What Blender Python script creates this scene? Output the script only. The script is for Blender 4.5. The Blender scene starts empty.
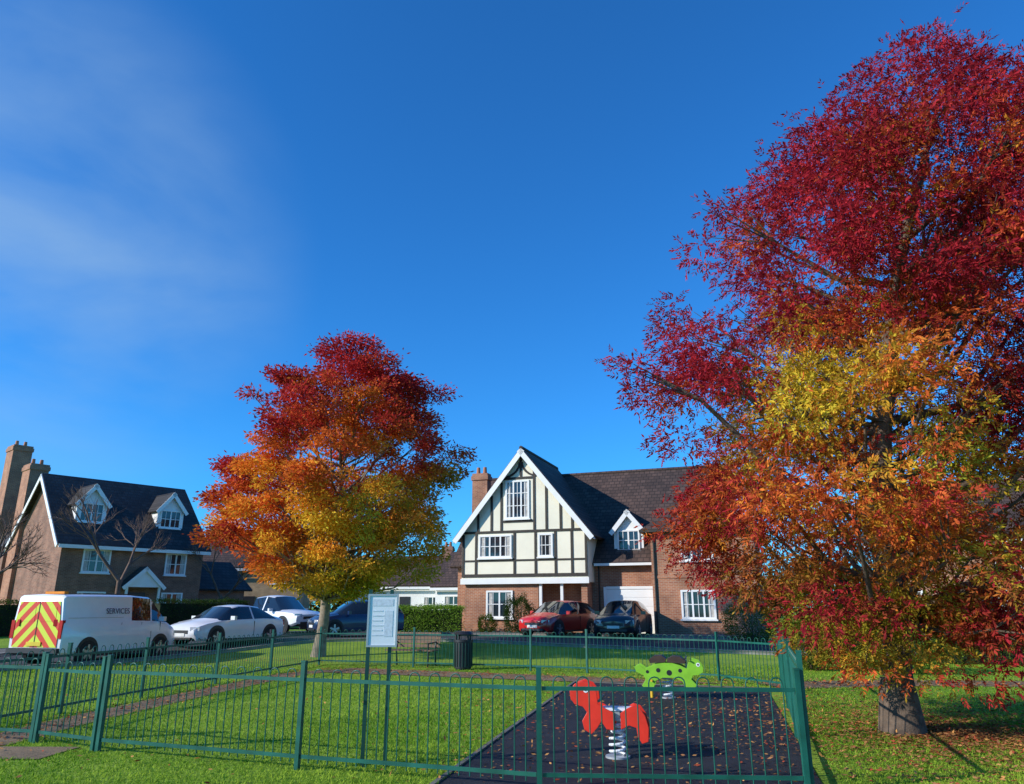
import bpy, math, random
import numpy as np
from mathutils import Vector
R = random.Random(7)
sc = bpy.context.scene
def sstep(t):
    t = min(1, max(0, t)); return t*t*(3-2*t)
def gz(x, y): return 0.38*sstep((y-24)/10.0)

# ---------------------------------------------------------------- materials
def nmat(name):
    m = bpy.data.materials.new(name); m.use_nodes = True
    nt = m.node_tree; b = nt.nodes["Principled BSDF"]
    return m, nt, b
def N(nt, t, **kw):
    n = nt.nodes.new(t)
    for k, v in kw.items():
        if k in n.inputs: n.inputs[k].default_value = v
        else: setattr(n, k, v)
    return n
def ramp(nt, stops):
    r = nt.nodes.new('ShaderNodeValToRGB'); e = r.color_ramp.elements
    e[0].position, e[0].color = stops[0][0], (*stops[0][1], 1)
    e[1].position, e[1].color = stops[-1][0], (*stops[-1][1], 1)
    for p, c in stops[1:-1]:
        x = e.new(p); x.color = (*c, 1)
    return r
def simple(name, col, rough=0.5, metal=0, var=0.12, scale=3.0, bump=0.0, bscale=40, spec=0.5):
    m, nt, b = nmat(name)
    tc = N(nt, 'ShaderNodeTexCoord'); no = N(nt, 'ShaderNodeTexNoise'); no.inputs['Scale'].default_value = scale
    no.inputs['Detail'].default_value = 6
    nt.links.new(tc.outputs['Object'], no.inputs['Vector'])
    r = ramp(nt, [(0.3, tuple(c*(1-var) for c in col)), (0.7, tuple(min(1, c*(1+var)) for c in col))])
    nt.links.new(no.outputs['Fac'], r.inputs['Fac']); nt.links.new(r.outputs['Color'], b.inputs['Base Color'])
    b.inputs['Roughness'].default_value = rough; b.inputs['Metallic'].default_value = metal
    b.inputs['Specular IOR Level'].default_value = spec
    if bump:
        n2 = N(nt, 'ShaderNodeTexNoise'); n2.inputs['Scale'].default_value = bscale; n2.inputs['Detail'].default_value = 5
        nt.links.new(tc.outputs['Object'], n2.inputs['Vector'])
        bp = N(nt, 'ShaderNodeBump'); bp.inputs['Strength'].default_value = bump; bp.inputs['Distance'].default_value = 0.02
        nt.links.new(n2.outputs['Fac'], bp.inputs['Height']); nt.links.new(bp.outputs['Normal'], b.inputs['Normal'])
    return m
def brickmat(name, c1, c2, mortar):
    m, nt, b = nmat(name)
    tc = N(nt, 'ShaderNodeTexCoord'); sp = N(nt, 'ShaderNodeSeparateXYZ'); ad = N(nt, 'ShaderNodeMath', operation='ADD')
    cb = N(nt, 'ShaderNodeCombineXYZ')
    nt.links.new(tc.outputs['Object'], sp.inputs[0]); nt.links.new(sp.outputs['X'], ad.inputs[0]); nt.links.new(sp.outputs['Y'], ad.inputs[1])
    nt.links.new(ad.outputs[0], cb.inputs['X']); nt.links.new(sp.outputs['Z'], cb.inputs['Y'])
    br = N(nt, 'ShaderNodeTexBrick'); br.inputs['Scale'].default_value = 1.0
    br.inputs['Brick Width'].default_value = 0.225; br.inputs['Row Height'].default_value = 0.075; br.inputs['Mortar Size'].default_value = 0.008
    br.inputs['Color1'].default_value = (*c1, 1); br.inputs['Color2'].default_value = (*c2, 1); br.inputs['Mortar'].default_value = (*mortar, 1)
    nt.links.new(cb.outputs[0], br.inputs['Vector'])
    no = N(nt, 'ShaderNodeTexNoise'); no.inputs['Scale'].default_value = 1.3; no.inputs['Detail'].default_value = 8
    nt.links.new(tc.outputs['Object'], no.inputs['Vector'])
    r = ramp(nt, [(0.3, (0.65, 0.62, 0.6)), (0.7, (1.15, 1.1, 1.05))]); nt.links.new(no.outputs['Fac'], r.inputs['Fac'])
    mx = N(nt, 'ShaderNodeMix', data_type='RGBA', blend_type='MULTIPLY'); mx.inputs[0].default_value = 1
    nt.links.new(br.outputs['Color'], mx.inputs[6]); nt.links.new(r.outputs['Color'], mx.inputs[7])
    nt.links.new(mx.outputs[2], b.inputs['Base Color']); b.inputs['Roughness'].default_value = 0.85
    return m
def tilemat(name, c):
    m, nt, b = nmat(name)
    tc = N(nt, 'ShaderNodeTexCoord'); sp = N(nt, 'ShaderNodeSeparateXYZ'); cb = N(nt, 'ShaderNodeCombineXYZ')
    nt.links.new(tc.outputs['Object'], sp.inputs[0])
    nt.links.new(sp.outputs['X'], cb.inputs['X']); nt.links.new(sp.outputs['Z'], cb.inputs['Y'])
    br = N(nt, 'ShaderNodeTexBrick'); br.inputs['Scale'].default_value = 1.0
    br.inputs['Brick Width'].default_value = 0.3; br.inputs['Row Height'].default_value = 0.2; br.inputs['Mortar Size'].default_value = 0.02
    br.inputs['Color1'].default_value = (*[x*0.7 for x in c], 1); br.inputs['Color2'].default_value = (*[x*1.3 for x in c], 1); br.inputs['Mortar'].default_value = (*[x*0.4 for x in c], 1)
    nt.links.new(cb.outputs[0], br.inputs['Vector'])
    no = N(nt, 'ShaderNodeTexNoise'); no.inputs['Scale'].default_value = 0.9; no.inputs['Detail'].default_value = 8
    nt.links.new(tc.outputs['Object'], no.inputs['Vector'])
    r = ramp(nt, [(0.3, (0.6, 0.6, 0.6)), (0.7, (1.3, 1.25, 1.15))]); nt.links.new(no.outputs['Fac'], r.inputs['Fac'])
    mx = N(nt, 'ShaderNodeMix', data_type='RGBA', blend_type='MULTIPLY'); mx.inputs[0].default_value = 1
    nt.links.new(br.outputs['Color'], mx.inputs[6]); nt.links.new(r.outputs['Color'], mx.inputs[7])
    nt.links.new(mx.outputs[2], b.inputs['Base Color']); b.inputs['Roughness'].default_value = 0.8
    bp = N(nt, 'ShaderNodeBump'); bp.inputs['Strength'].default_value = 0.5; bp.inputs['Distance'].default_value = 0.03
    nt.links.new(br.outputs['Fac'], bp.inputs['Height']); bp.invert = True
    nt.links.new(bp.outputs['Normal'], b.inputs['Normal'])
    return m
def leafmat(name, trans=0.35):
    m, nt, b = nmat(name); nt.nodes.remove(b)
    at = N(nt, 'ShaderNodeAttribute'); at.attribute_name = 'Col'
    df = N(nt, 'ShaderNodeBsdfDiffuse'); nt.links.new(at.outputs['Color'], df.inputs['Color'])
    tr = N(nt, 'ShaderNodeBsdfTranslucent'); nt.links.new(at.outputs['Color'], tr.inputs['Color'])
    mx = N(nt, 'ShaderNodeMixShader'); mx.inputs[0].default_value = trans
    nt.links.new(df.outputs[0], mx.inputs[1]); nt.links.new(tr.outputs[0], mx.inputs[2])
    nt.links.new(mx.outputs[0], nt.nodes['Material Output'].inputs['Surface'])
    return m

M = {}
M['brick'] = brickmat('red_brick', (0.44, 0.18, 0.09), (0.33, 0.12, 0.065), (0.42, 0.34, 0.26))
M['brick2'] = brickmat('brown_brick', (0.30, 0.13, 0.08), (0.2, 0.08, 0.05), (0.3, 0.25, 0.2))
M['brick3'] = brickmat('buff_brick', (0.5, 0.33, 0.18), (0.42, 0.26, 0.14), (0.45, 0.4, 0.3))
M['tile'] = tilemat('brown_tile', (0.075, 0.046, 0.038))
M['slate'] = tilemat('dark_slate', (0.035, 0.033, 0.037))
M['render'] = simple('cream_render', (0.83, 0.78, 0.62), 0.9, var=0.07, scale=0.8, bump=0.15, bscale=60)
M['timber'] = simple('black_timber', (0.035, 0.028, 0.022), 0.7, var=0.3, scale=8)
M['white'] = simple('white_paint', (0.8, 0.8, 0.78), 0.45, var=0.05, scale=2)
M['door'] = simple('dark_door', (0.03, 0.03, 0.035), 0.35)
M['glass'], nt, b = nmat('window_glass'); b.inputs['Base Color'].default_value = (0.02, 0.028, 0.035, 1); b.inputs['Roughness'].default_value = 0.05; b.inputs['Specular IOR Level'].default_value = 0.8
M['curtain'] = simple('curtain', (0.45, 0.43, 0.4), 0.9, var=0.3, scale=6)
M['pot'] = simple('terracotta', (0.4, 0.16, 0.08), 0.8)
M['green'] = simple('green_fence_paint', (0.010, 0.10, 0.072), 0.38, var=0.3, scale=5)
M['dgreen'] = simple('dark_green_paint', (0.01, 0.06, 0.045), 0.4, var=0.2)
M['black'] = simple('black_metal', (0.02, 0.02, 0.022), 0.45, var=0.2)
M['tyre'] = simple('tyre_rubber', (0.02, 0.02, 0.02), 0.85, var=0.2)
M['rim'] = simple('alloy_rim', (0.5, 0.5, 0.52), 0.3, 0.8)
M['carglass'], nt, b = nmat('car_glass'); b.inputs['Base Color'].default_value = (0.012, 0.015, 0.018, 1); b.inputs['Roughness'].default_value = 0.03; b.inputs['Specular IOR Level'].default_value = 0.9
M['wood'] = simple('bench_wood', (0.16, 0.09, 0.05), 0.7, var=0.3, scale=10)
M['shell'] = simple('brown_shell', (0.05, 0.03, 0.02), 0.6, var=0.3, scale=10)
M['lamp'] = simple('headlamp', (0.75, 0.77, 0.8), 0.1, 0.3)
M['tail'] = simple('tail_lamp', (0.5, 0.01, 0.01), 0.2)
M['amber'] = simple('amber_lamp', (0.8, 0.25, 0.01), 0.3)
M['plate_y'] = simple('yellow_plate', (0.75, 0.55, 0.03), 0.4)
M['plate_w'] = simple('white_plate', (0.75, 0.75, 0.72), 0.4)
M['red'] = simple('red_panel', (0.75, 0.035, 0.015), 0.4, var=0.12, scale=6)
M['lime'] = simple('lime_panel', (0.24, 0.55, 0.03), 0.4, var=0.12, scale=6)
M['yellow'] = simple('yellow_panel', (0.75, 0.45, 0.03), 0.35)
M['grey'] = simple('grey_steel', (0.5, 0.51, 0.52), 0.35, 0.4)
M['bark'] = simple('bark', (0.12, 0.085, 0.06), 0.95, var=0.45, scale=9, bump=0.8, bscale=25)
M['bark2'] = simple('pale_bark', (0.24, 0.19, 0.14), 0.95, var=0.35, scale=6, bump=0.6, bscale=25)
M['twig'] = simple('bare_twig', (0.15, 0.09, 0.065), 0.9, var=0.3)
M['leaf'] = leafmat('leaves', 0.36)
M['blade'] = leafmat('grass_blades', 0.3)
M['litter'] = leafmat('leaf_litter', 0.1)
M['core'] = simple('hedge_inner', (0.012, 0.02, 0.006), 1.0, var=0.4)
M['kerb'] = simple('kerb_stone', (0.30, 0.29, 0.27), 0.9, var=0.2, scale=4)
M['edging'] = simple('edging_stone', (0.13, 0.12, 0.11), 0.9, var=0.3, scale=4)
M['poster'] = simple('board_face', (0.80, 0.83, 0.86), 0.3, var=0.04)
M['ink'] = simple('printed_panel', (0.66, 0.71, 0.77), 0.35, var=0.15, scale=30)
def paint(name, col):
    m = simple(name, col, 0.28, 0.0, var=0.03); b = m.node_tree.nodes['Principled BSDF']
    b.inputs['Coat Weight'].default_value = 0.8; b.inputs['Coat Roughness'].default_value = 0.05
    return m
M['p_white'] = paint('white_car_paint', (0.80, 0.81, 0.82))
M['p_red'] = paint('red_car_paint', (0.52, 0.016, 0.012))
M['p_black'] = paint('black_car_paint', (0.015, 0.017, 0.022))
M['p_blue'] = paint('navy_car_paint', (0.012, 0.03, 0.09))
m, nt, b = nmat('chevron_panel')
tc = N(nt, 'ShaderNodeTexCoord'); sp = N(nt, 'ShaderNodeSeparateXYZ'); nt.links.new(tc.outputs['Object'], sp.inputs[0])
ab = N(nt, 'ShaderNodeMath', operation='ABSOLUTE'); nt.links.new(sp.outputs['Y'], ab.inputs[0])
ad = N(nt, 'ShaderNodeMath', operation='ADD'); nt.links.new(ab.outputs[0], ad.inputs[0]); nt.links.new(sp.outputs['Z'], ad.inputs[1])
mu = N(nt, 'ShaderNodeMath', operation='MULTIPLY'); mu.inputs[1].default_value = 2.3; nt.links.new(ad.outputs[0], mu.inputs[0])
fr = N(nt, 'ShaderNodeMath', operation='FRACT'); nt.links.new(mu.outputs[0], fr.inputs[0])
gt = N(nt, 'ShaderNodeMath', operation='GREATER_THAN'); gt.inputs[1].default_value = 0.5; nt.links.new(fr.outputs[0], gt.inputs[0])
mx = N(nt, 'ShaderNodeMix', data_type='RGBA'); mx.inputs[6].default_value = (0.7, 0.05, 0.02, 1); mx.inputs[7].default_value = (0.66, 0.74, 0.05, 1)
nt.links.new(gt.outputs[0], mx.inputs[0]); nt.links.new(mx.outputs[2], b.inputs['Base Color']); b.inputs['Roughness'].default_value = 0.4
M['chevron'] = m
def groundmat(name, stops, s1, s2, bump, bs, rough=0.9):
    m, nt, b = nmat(name)
    tc = N(nt, 'ShaderNodeTexCoord')
    n1 = N(nt, 'ShaderNodeTexNoise'); n1.inputs['Scale'].default_value = s1; n1.inputs['Detail'].default_value = 8; n1.inputs['Roughness'].default_value = 0.65
    n2 = N(nt, 'ShaderNodeTexNoise'); n2.inputs['Scale'].default_value = s2; n2.inputs['Detail'].default_value = 6; n2.inputs['Roughness'].default_value = 0.7
    for n in (n1, n2): nt.links.new(tc.outputs['Object'], n.inputs['Vector'])
    av = N(nt, 'ShaderNodeMix', data_type='FLOAT'); av.inputs[0].default_value = 0.5
    nt.links.new(n1.outputs['Fac'], av.inputs[2]); nt.links.new(n2.outputs['Fac'], av.inputs[3])
    r = ramp(nt, stops); nt.links.new(av.outputs[0], r.inputs['Fac']); nt.links.new(r.outputs['Color'], b.inputs['Base Color'])
    n3 = N(nt, 'ShaderNodeTexNoise'); n3.inputs['Scale'].default_value = bs; n3.inputs['Detail'].default_value = 4
    nt.links.new(tc.outputs['Object'], n3.inputs['Vector'])
    bp = N(nt, 'ShaderNodeBump'); bp.inputs['Strength'].default_value = bump; bp.inputs['Distance'].default_value = 0.03
    nt.links.new(n3.outputs['Fac'], bp.inputs['Height']); nt.links.new(bp.outputs['Normal'], b.inputs['Normal'])
    b.inputs['Roughness'].default_value = rough; b.inputs['Specular IOR Level'].default_value = 0.2
    return m
M['grass'] = groundmat('grass', [(0.36, (0.10, 0.18, 0.014)), (0.5, (0.21, 0.34, 0.025)), (0.64, (0.35, 0.44, 0.055))], 0.6, 14, 0.7, 40)
M['asphalt'] = groundmat('asphalt', [(0.35, (0.045, 0.045, 0.048)), (0.65, (0.085, 0.083, 0.08))], 1.2, 60, 0.3, 150)
M['pave'] = groundmat('pavement', [(0.35, (0.13, 0.12, 0.105)), (0.65, (0.22, 0.205, 0.18))], 1.2, 40, 0.3, 100)
M['path'] = groundmat('leafy_path', [(0.35, (0.12, 0.085, 0.055)), (0.5, (0.24, 0.17, 0.10)), (0.65, (0.34, 0.22, 0.12))], 1.5, 22, 0.4, 60)
M['rubber'] = groundmat('rubber_surface', [(0.35, (0.018, 0.019, 0.024)), (0.65, (0.045, 0.046, 0.052))], 2.0, 90, 0.4, 180, 0.75)

# ---------------------------------------------------------------- mesh builder
class MB:
    def __init__(s, mats): s.v = []; s.f = []; s.m = []; s.mats = mats; s.sm = []
    def add(s, vs, fs, m=0, smooth=False):
        o = len(s.v); s.v += [tuple(v) for v in vs]
        for f in fs: s.f.append(tuple(i+o for i in f)); s.m.append(m); s.sm.append(smooth)
    def box(s, x0, x1, y0, y1, z0, z1, m=0):
        s.add([(x0,y0,z0),(x1,y0,z0),(x1,y1,z0),(x0,y1,z0),(x0,y0,z1),(x1,y0,z1),(x1,y1,z1),(x0,y1,z1)],
              [(0,3,2,1),(4,5,6,7),(0,1,5,4),(1,2,6,5),(2,3,7,6),(3,0,4,7)], m)
    def obox(s, c, ux, uy, uz, hx, hy, hz, m=0):
        c = Vector(c); ux = Vector(ux).normalized()*hx; uy = Vector(uy).normalized()*hy; uz = Vector(uz).normalized()*hz
        vs = [c+a*ux+b*uy+d*uz for d in (-1,1) for a,b in ((-1,-1),(1,-1),(1,1),(-1,1))]
        s.add(vs, [(0,3,2,1),(4,5,6,7),(0,1,5,4),(1,2,6,5),(2,3,7,6),(3,0,4,7)], m)
    def prism(s, poly, a0, a1, axis='y', m=0):
        n = len(poly)
        def P(p, a): return (p[0], a, p[1]) if axis == 'y' else ((a, p[0], p[1]) if axis == 'x' else (p[0], p[1], a))
        vs = [P(p, a0) for p in poly]+[P(p, a1) for p in poly]
        s.add(vs, [tuple(range(n)), tuple(range(2*n-1, n-1, -1))]+[(i, i+n, (i+1) % n+n, (i+1) % n) for i in range(n)], m)
    def slab(s, a, b, c, d, t, m=0):
        a, b, c, d = map(Vector, (a, b, c, d)); n = (b-a).cross(d-a).normalized()
        if n.z < 0: n = -n
        s.add([a, b, c, d, a-n*t, b-n*t, c-n*t, d-n*t], [(0,1,2,3),(7,6,5,4),(0,4,5,1),(1,5,6,2),(2,6,7,3),(3,7,4,0)], m)
    def tube(s, p0, p1, r0, r1, n=8, m=0, caps=True, smooth=True):
        p0, p1 = Vector(p0), Vector(p1); d = p1-p0
        if d.length < 1e-6: return
        d.normalize(); u = d.orthogonal().normalized(); w = d.cross(u)
        vs = []
        for p, r in ((p0, r0), (p1, r1)):
            for i in range(n):
                a = 2*math.pi*i/n; vs.append(p+u*math.cos(a)*r+w*math.sin(a)*r)
        s.add(vs, [(i, (i+1) % n, (i+1) % n+n, i+n) for i in range(n)], m, smooth)
        if caps: s.add(vs, [tuple(range(n-1, -1, -1)), tuple(range(n, 2*n))], m)
    def path(s, pts, rs, n=8, m=0):
        for i in range(len(pts)-1): s.tube(pts[i], pts[i+1], rs[i], rs[i+1], n, m, caps=False)
    def obj(s, name, parent=None, loc=(0,0,0), rot=0, bevel=0, sharp=None):
        me = bpy.data.meshes.new(name); me.from_pydata(s.v, [], s.f)
        for mt in s.mats: me.materials.append(M[mt])
        me.polygons.foreach_set('material_index', s.m); me.polygons.foreach_set('use_smooth', s.sm)
        me.update()
        if sharp: me.set_sharp_from_angle(angle=math.radians(sharp))
        ob = bpy.data.objects.new(name, me); sc.collection.objects.link(ob)
        ob.location = loc; ob.rotation_euler = (0, 0, rot)
        if parent: ob.parent = parent
        if bevel:
            bm = ob.modifiers.new('bevel', 'BEVEL'); bm.width = bevel; bm.segments = 2; bm.limit_method = 'ANGLE'
        return ob
def empty(name, loc=(0,0,0), rot=0):
    e = bpy.data.objects.new(name, None); sc.collection.objects.link(e); e.location = loc; e.rotation_euler = (0,0,rot); return e
def np_mesh(name, V, F, mat, col=None, parent=None):
    me = bpy.data.meshes.new(name); nv, nf, k = len(V), len(F), F.shape[1]
    me.vertices.add(nv); me.vertices.foreach_set('co', V.astype(np.float32).ravel())
    me.loops.add(nf*k); me.loops.foreach_set('vertex_index', F.astype(np.int32).ravel())
    me.polygons.add(nf); me.polygons.foreach_set('loop_start', np.arange(0, nf*k, k, dtype=np.int32)); me.polygons.foreach_set('loop_total', np.full(nf, k, dtype=np.int32))
    me.update(calc_edges=True)
    if col is not None:
        a = me.color_attributes.new('Col', 'FLOAT_COLOR', 'POINT'); a.data.foreach_set('color', np.c_[col, np.ones(len(col))].astype(np.float32).ravel())
    me.materials.append(M[mat]); ob = bpy.data.objects.new(name, me); sc.collection.objects.link(ob)
    if parent: ob.parent = parent
    return ob
def unit(a): return a/np.maximum(np.linalg.norm(a, axis=1, keepdims=True), 1e-9)
def leaves(name, P, D, L, W, C, rng, parent=None, mat='leaf'):
    D = unit(D); S = unit(np.cross(D, rng.normal(size=D.shape)))
    L = L[:, None]; W = W[:, None]
    V = np.stack([P, P+D*L*0.45+S*W*0.5, P+D*L, P+D*L*0.45-S*W*0.5], 1).reshape(-1, 3)
    F = np.arange(len(P)*4).reshape(-1, 4)
    return np_mesh(name, V, F, mat, np.repeat(np.clip(C, 0, 1), 4, 0), parent)
def pn(P, s, ph):
    x, y, z = P[:,0]*s+ph, P[:,1]*s+ph*1.7, P[:,2]*s+ph*2.3
    return (np.sin(x*1.3+1.1*np.sin(y*1.1))+np.sin(y*1.7+1.3*np.sin(z*0.9))+np.sin(z*1.5+1.2*np.sin(x*1.2)))/3

# ---------------------------------------------------------------- ground
xs = sorted(set([-400,-250,-150,-90]+list(range(-60, 61, 2))+[90,150,250,400]))
ys = sorted(set([-120,-60,-30,-10]+list(range(0, 24, 3))+[24+0.5*i for i in range(22)]+[38,44,52,65,90,140,220,350,600,900]))
V = np.array([(x, y, gz(x, y)) for y in ys for x in xs]); nx = len(xs)
F = np.array([(j*nx+i, j*nx+i+1, (j+1)*nx+i+1, (j+1)*nx+i) for j in range(len(ys)-1) for i in range(nx-1)])
np_mesh('ground', V, F, 'grass')
def catmull(pts, n=12):
    P = [Vector(p) for p in pts]; P = [2*P[0]-P[1]]+P+[2*P[-1]-P[-2]]; out = []
    for i in range(1, len(P)-2):
        for k in range(n):
            t = k/n; a, b, c, d = P[i-1:i+3]
            out.append(0.5*((2*b)+(c-a)*t+(2*a-5*b+4*c-d)*t*t+(3*b-a-3*c+d)*t**3))
    out.append(P[-2]); return out
def ribbon(name, line, o0, o1, z, mat, side_h=0, nc=8):
    V = []; n = len(line)
    for i, p in enumerate(line):
        t = (line[min(i+1, n-1)]-line[max(i-1, 0)]).normalized(); nr = Vector((-t.y, t.x))
        for k in range(nc+1):
            q = p+nr*(o0+(o1-o0)*k/nc); V.append((q.x, q.y, gz(q.x, q.y)+z))
    F = [(i*(nc+1)+k+1, i*(nc+1)+k, (i+1)*(nc+1)+k, (i+1)*(nc+1)+k+1) for i in range(n-1) for k in range(nc)]
    if side_h:
        o = len(V); V += [(x, y, zz-side_h) for x, y, zz in V[:o]]
        for i in range(n-1):
            a, b = i*(nc+1), (i+1)*(nc+1); F += [(a, b, b+o, a+o), (a+nc, a+nc+o, b+nc+o, b+nc)]
    np_mesh(name, np.array(V), np.array(F), mat)
def sheet(name, c, z, mat, n=14):
    c = [Vector(p) for p in c]; V = []
    for j in range(n+1):
        for i in range(n+1):
            u, v = i/n, j/n; q = (c[0]*(1-u)+c[1]*u)*(1-v)+(c[3]*(1-u)+c[2]*u)*v; V.append((q.x, q.y, gz(q.x, q.y)+z))
    F = [(j*(n+1)+i, j*(n+1)+i+1, (j+1)*(n+1)+i+1, (j+1)*(n+1)+i) for j in range(n) for i in range(n)]
    np_mesh(name, np.array(V), np.array(F), mat)
road = catmull([(-30,-8),(-24,6),(-16.5,21.5),(-13,28),(-9.3,33.2),(-3,34.2),(4,31.6),(14,27.8),(30,21.5),(60,10)])
ribbon('road', road, -2.7, 2.7, 0.012, 'asphalt')
ribbon('kerb', road, -2.85, -2.7, 0.11, 'kerb', 0.12, 1)
ribbon('kerb.001', road, 2.7, 2.85, 0.11, 'kerb', 0.12, 1)
ribbon('pavement', road, 2.85, 4.5, 0.10, 'pave', 0.1, 4)
side = catmull([(-13.5,31),(-16,38),(-17,50),(-14,70)])
ribbon('side_road', side, -2.4, 2.4, 0.02, 'asphalt')
ribbon('parking_area', catmull([(-14,36),(-9,40),(-3,47)]), -3, 3, 0.026, 'asphalt')
sheet('rubber_surface', [(-0.75,7.75),(2.95,7.75),(5.3,16.5),(1.45,17.9)], 0.012, 'rubber')
eb = MB(['edging'])
def edge(p, q, w=0.05, z=0.03):
    p, q = Vector((*p, 0)), Vector((*q, 0)); d = q-p
    eb.obox((p+q)/2+Vector((0,0,z/2)), d, (-d.y, d.x, 0), (0,0,1), d.length/2, w/2, z/2)
edge((-0.79,7.7),(1.42,17.93)); edge((1.47,17.95),(5.3,16.55))
eb.obj('edging_kerb')
ribbon('path', catmull([(-6.6,10.0),(-6.55,12.5),(-6.1,16.5),(-5.6,20),(-4.3,21.3),(-1,20.2),(3.3,18.2)]), -0.36, 0.36, 0.008, 'path', nc=3)
sheet('path.001', [(-4.9,20.6),(1.6,18.0),(4.9,17.6),(-4.5,22.0)], 0.014, 'path')
ribbon('path.002', catmull([(-16,12.0),(-9,10.3),(-6.6,9.6),(-5.3,9.5)]), -0.38, 0.38, 0.009, 'path', nc=3)
ribbon('path.003', catmull([(5.6,17.2),(9,17.8),(14,17),(24,14)]), -0.7, 0.7, 0.008, 'path', nc=3)

# ---------------------------------------------------------------- grass blades
rng = np.random.default_rng(3)
def inpoly(x, y, poly):
    c = np.zeros(len(x), bool); n = len(poly)
    for i in range(n):
        x0, y0 = poly[i]; x1, y1 = poly[(i+1) % n]
        cond = ((y0 > y) != (y1 > y)) & (x < (x1-x0)*(y-y0)/(y1-y0+1e-12)+x0); c ^= cond
    return c
nb = 240000
gy = 6.3+17*rng.random(nb)**1.8; gx = (rng.random(nb)*2-1)*(gy*0.76+0.4)
keep = ~inpoly(gx, gy, [(-0.85,7.2),(3.0,7.2),(5.5,16.5),(1.4,18.0)])
keep &= ~inpoly(gx, gy, [(-5.2,20.4),(1.6,17.9),(5.2,17.4),(-4.4,22.2)])
lx = np.interp(gy, [9.4,10,12.5,16.5,20,21.3], [-6.4,-6.6,-6.55,-6.1,-5.6,-4.6])
keep &= ~((abs(gx-lx) < 0.32) & (gy > 9.4) & (gy < 21.3))
ly = np.interp(gx, [-16,-9,-6.6,-5.3], [12.0,10.3,9.6,9.5]); keep &= ~((abs(gy-ly) < 0.36) & (gx < -5.3))
ly = np.interp(gx, [5.6,9,14,24], [17.2,17.8,17,14]); keep &= ~((abs(gy-ly) < 0.6) & (gx > 5.6))
gx, gy = gx[keep], gy[keep]; n = len(gx)
P = np.c_[gx, gy, np.zeros(n)]
h = (0.018+0.026*rng.random(n))*(1+0.35*pn(P, 0.8, 2)); a = rng.random(n)*6.283; w = 0.0035+0.0003*gy
lean = rng.normal(size=(n, 2))*0.6
V = np.stack([P+np.c_[np.cos(a)*w, np.sin(a)*w, np.zeros(n)], P-np.c_[np.cos(a)*w, np.sin(a)*w, np.zeros(n)], P+np.c_[lean*h[:, None], h]], 1).reshape(-1, 3)
t = np.clip(0.45+0.5*pn(P, 0.7, 1)+0.25*pn(P, 2.6, 3)+0.3*rng.normal(size=n), 0, 1)[:, None]
C = np.array([0.12, 0.27, 0.018])*(1-t)+np.array([0.40, 0.53, 0.06])*t
np_mesh('grass', V, np.arange(n*3).reshape(-1, 3), 'blade', np.repeat(C, 3, 0))

# ---------------------------------------------------------------- fallen leaves
def litter(name, X, Y, size, z=0.02):
    n = len(X); P = np.c_[X, Y, np.full(n, z)+rng.random(n)*0.025]
    D = np.c_[rng.normal(size=(n, 2)), rng.normal(size=n)*0.15]
    c = rng.random(n)[:, None]; C = np.where(c < 0.5, np.array([0.30, 0.14, 0.06]), np.where(c < 0.8, np.array([0.48, 0.24, 0.08]), np.array([0.38, 0.08, 0.04])))*(0.6+0.8*rng.random((n, 1)))
    D = unit(D); S = unit(np.cross(D, np.array([0, 0, 1.0])+rng.normal(size=(n, 3))*0.3)); L = size*(0.6+0.8*rng.random((n, 1))); W = L*0.45
    V = np.stack([P, P+D*L*0.5+S*W*0.5, P+D*L, P+D*L*0.5-S*W*0.5], 1).reshape(-1, 3)
    np_mesh(name, V, np.arange(n*4).reshape(-1, 4), 'litter', np.repeat(C, 4, 0))
nl = 19000
r = np.abs(rng.normal(size=nl))*2.8; a = rng.random(nl)*6.283
X = 6.0+r*np.cos(a); Y = 10.8+r*np.sin(a)*1.2; k = (Y > 5.5); X, Y = X[k], Y[k]
onr = inpoly(X, Y, [(-0.85,7.2),(3.0,7.2),(5.4,16.5),(1.4,18.0)]); k = ~onr | (rng.random(len(X)) < 0.5); litter('fallen_leaves', X[k], Y[k], 0.06)
X = np.r_[rng.uniform(-5.2, 5, 2500), rng.uniform(-0.8, 5, 1600), rng.uniform(-12, 9, 1200), rng.normal(-7, 3, 1500)]
Y = np.r_[21.3-(X[:2500]+5)*0.36+rng.normal(size=2500)*0.5, rng.uniform(8, 17, 1600), rng.uniform(6.5, 22, 1200), rng.normal(25, 2.0, 1500)]
litter('fallen_leaves.001', X, Y, 0.055, 0.025)
X = rng.uniform(9.5, 21, 1400); litter('fallen_leaves.002', np.interp(X, [10,12.5,16.5,20], [-6.6,-6.55,-6.1,-5.6])+rng.normal(size=1400)*0.3, X, 0.06)
X = rng.uniform(5.4, 16, 2200); litter('fallen_leaves.003', X, np.interp(X, [5.6,9,14,24], [17.2,17.8,17,14])+rng.normal(size=2200)*0.6, 0.08)

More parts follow.
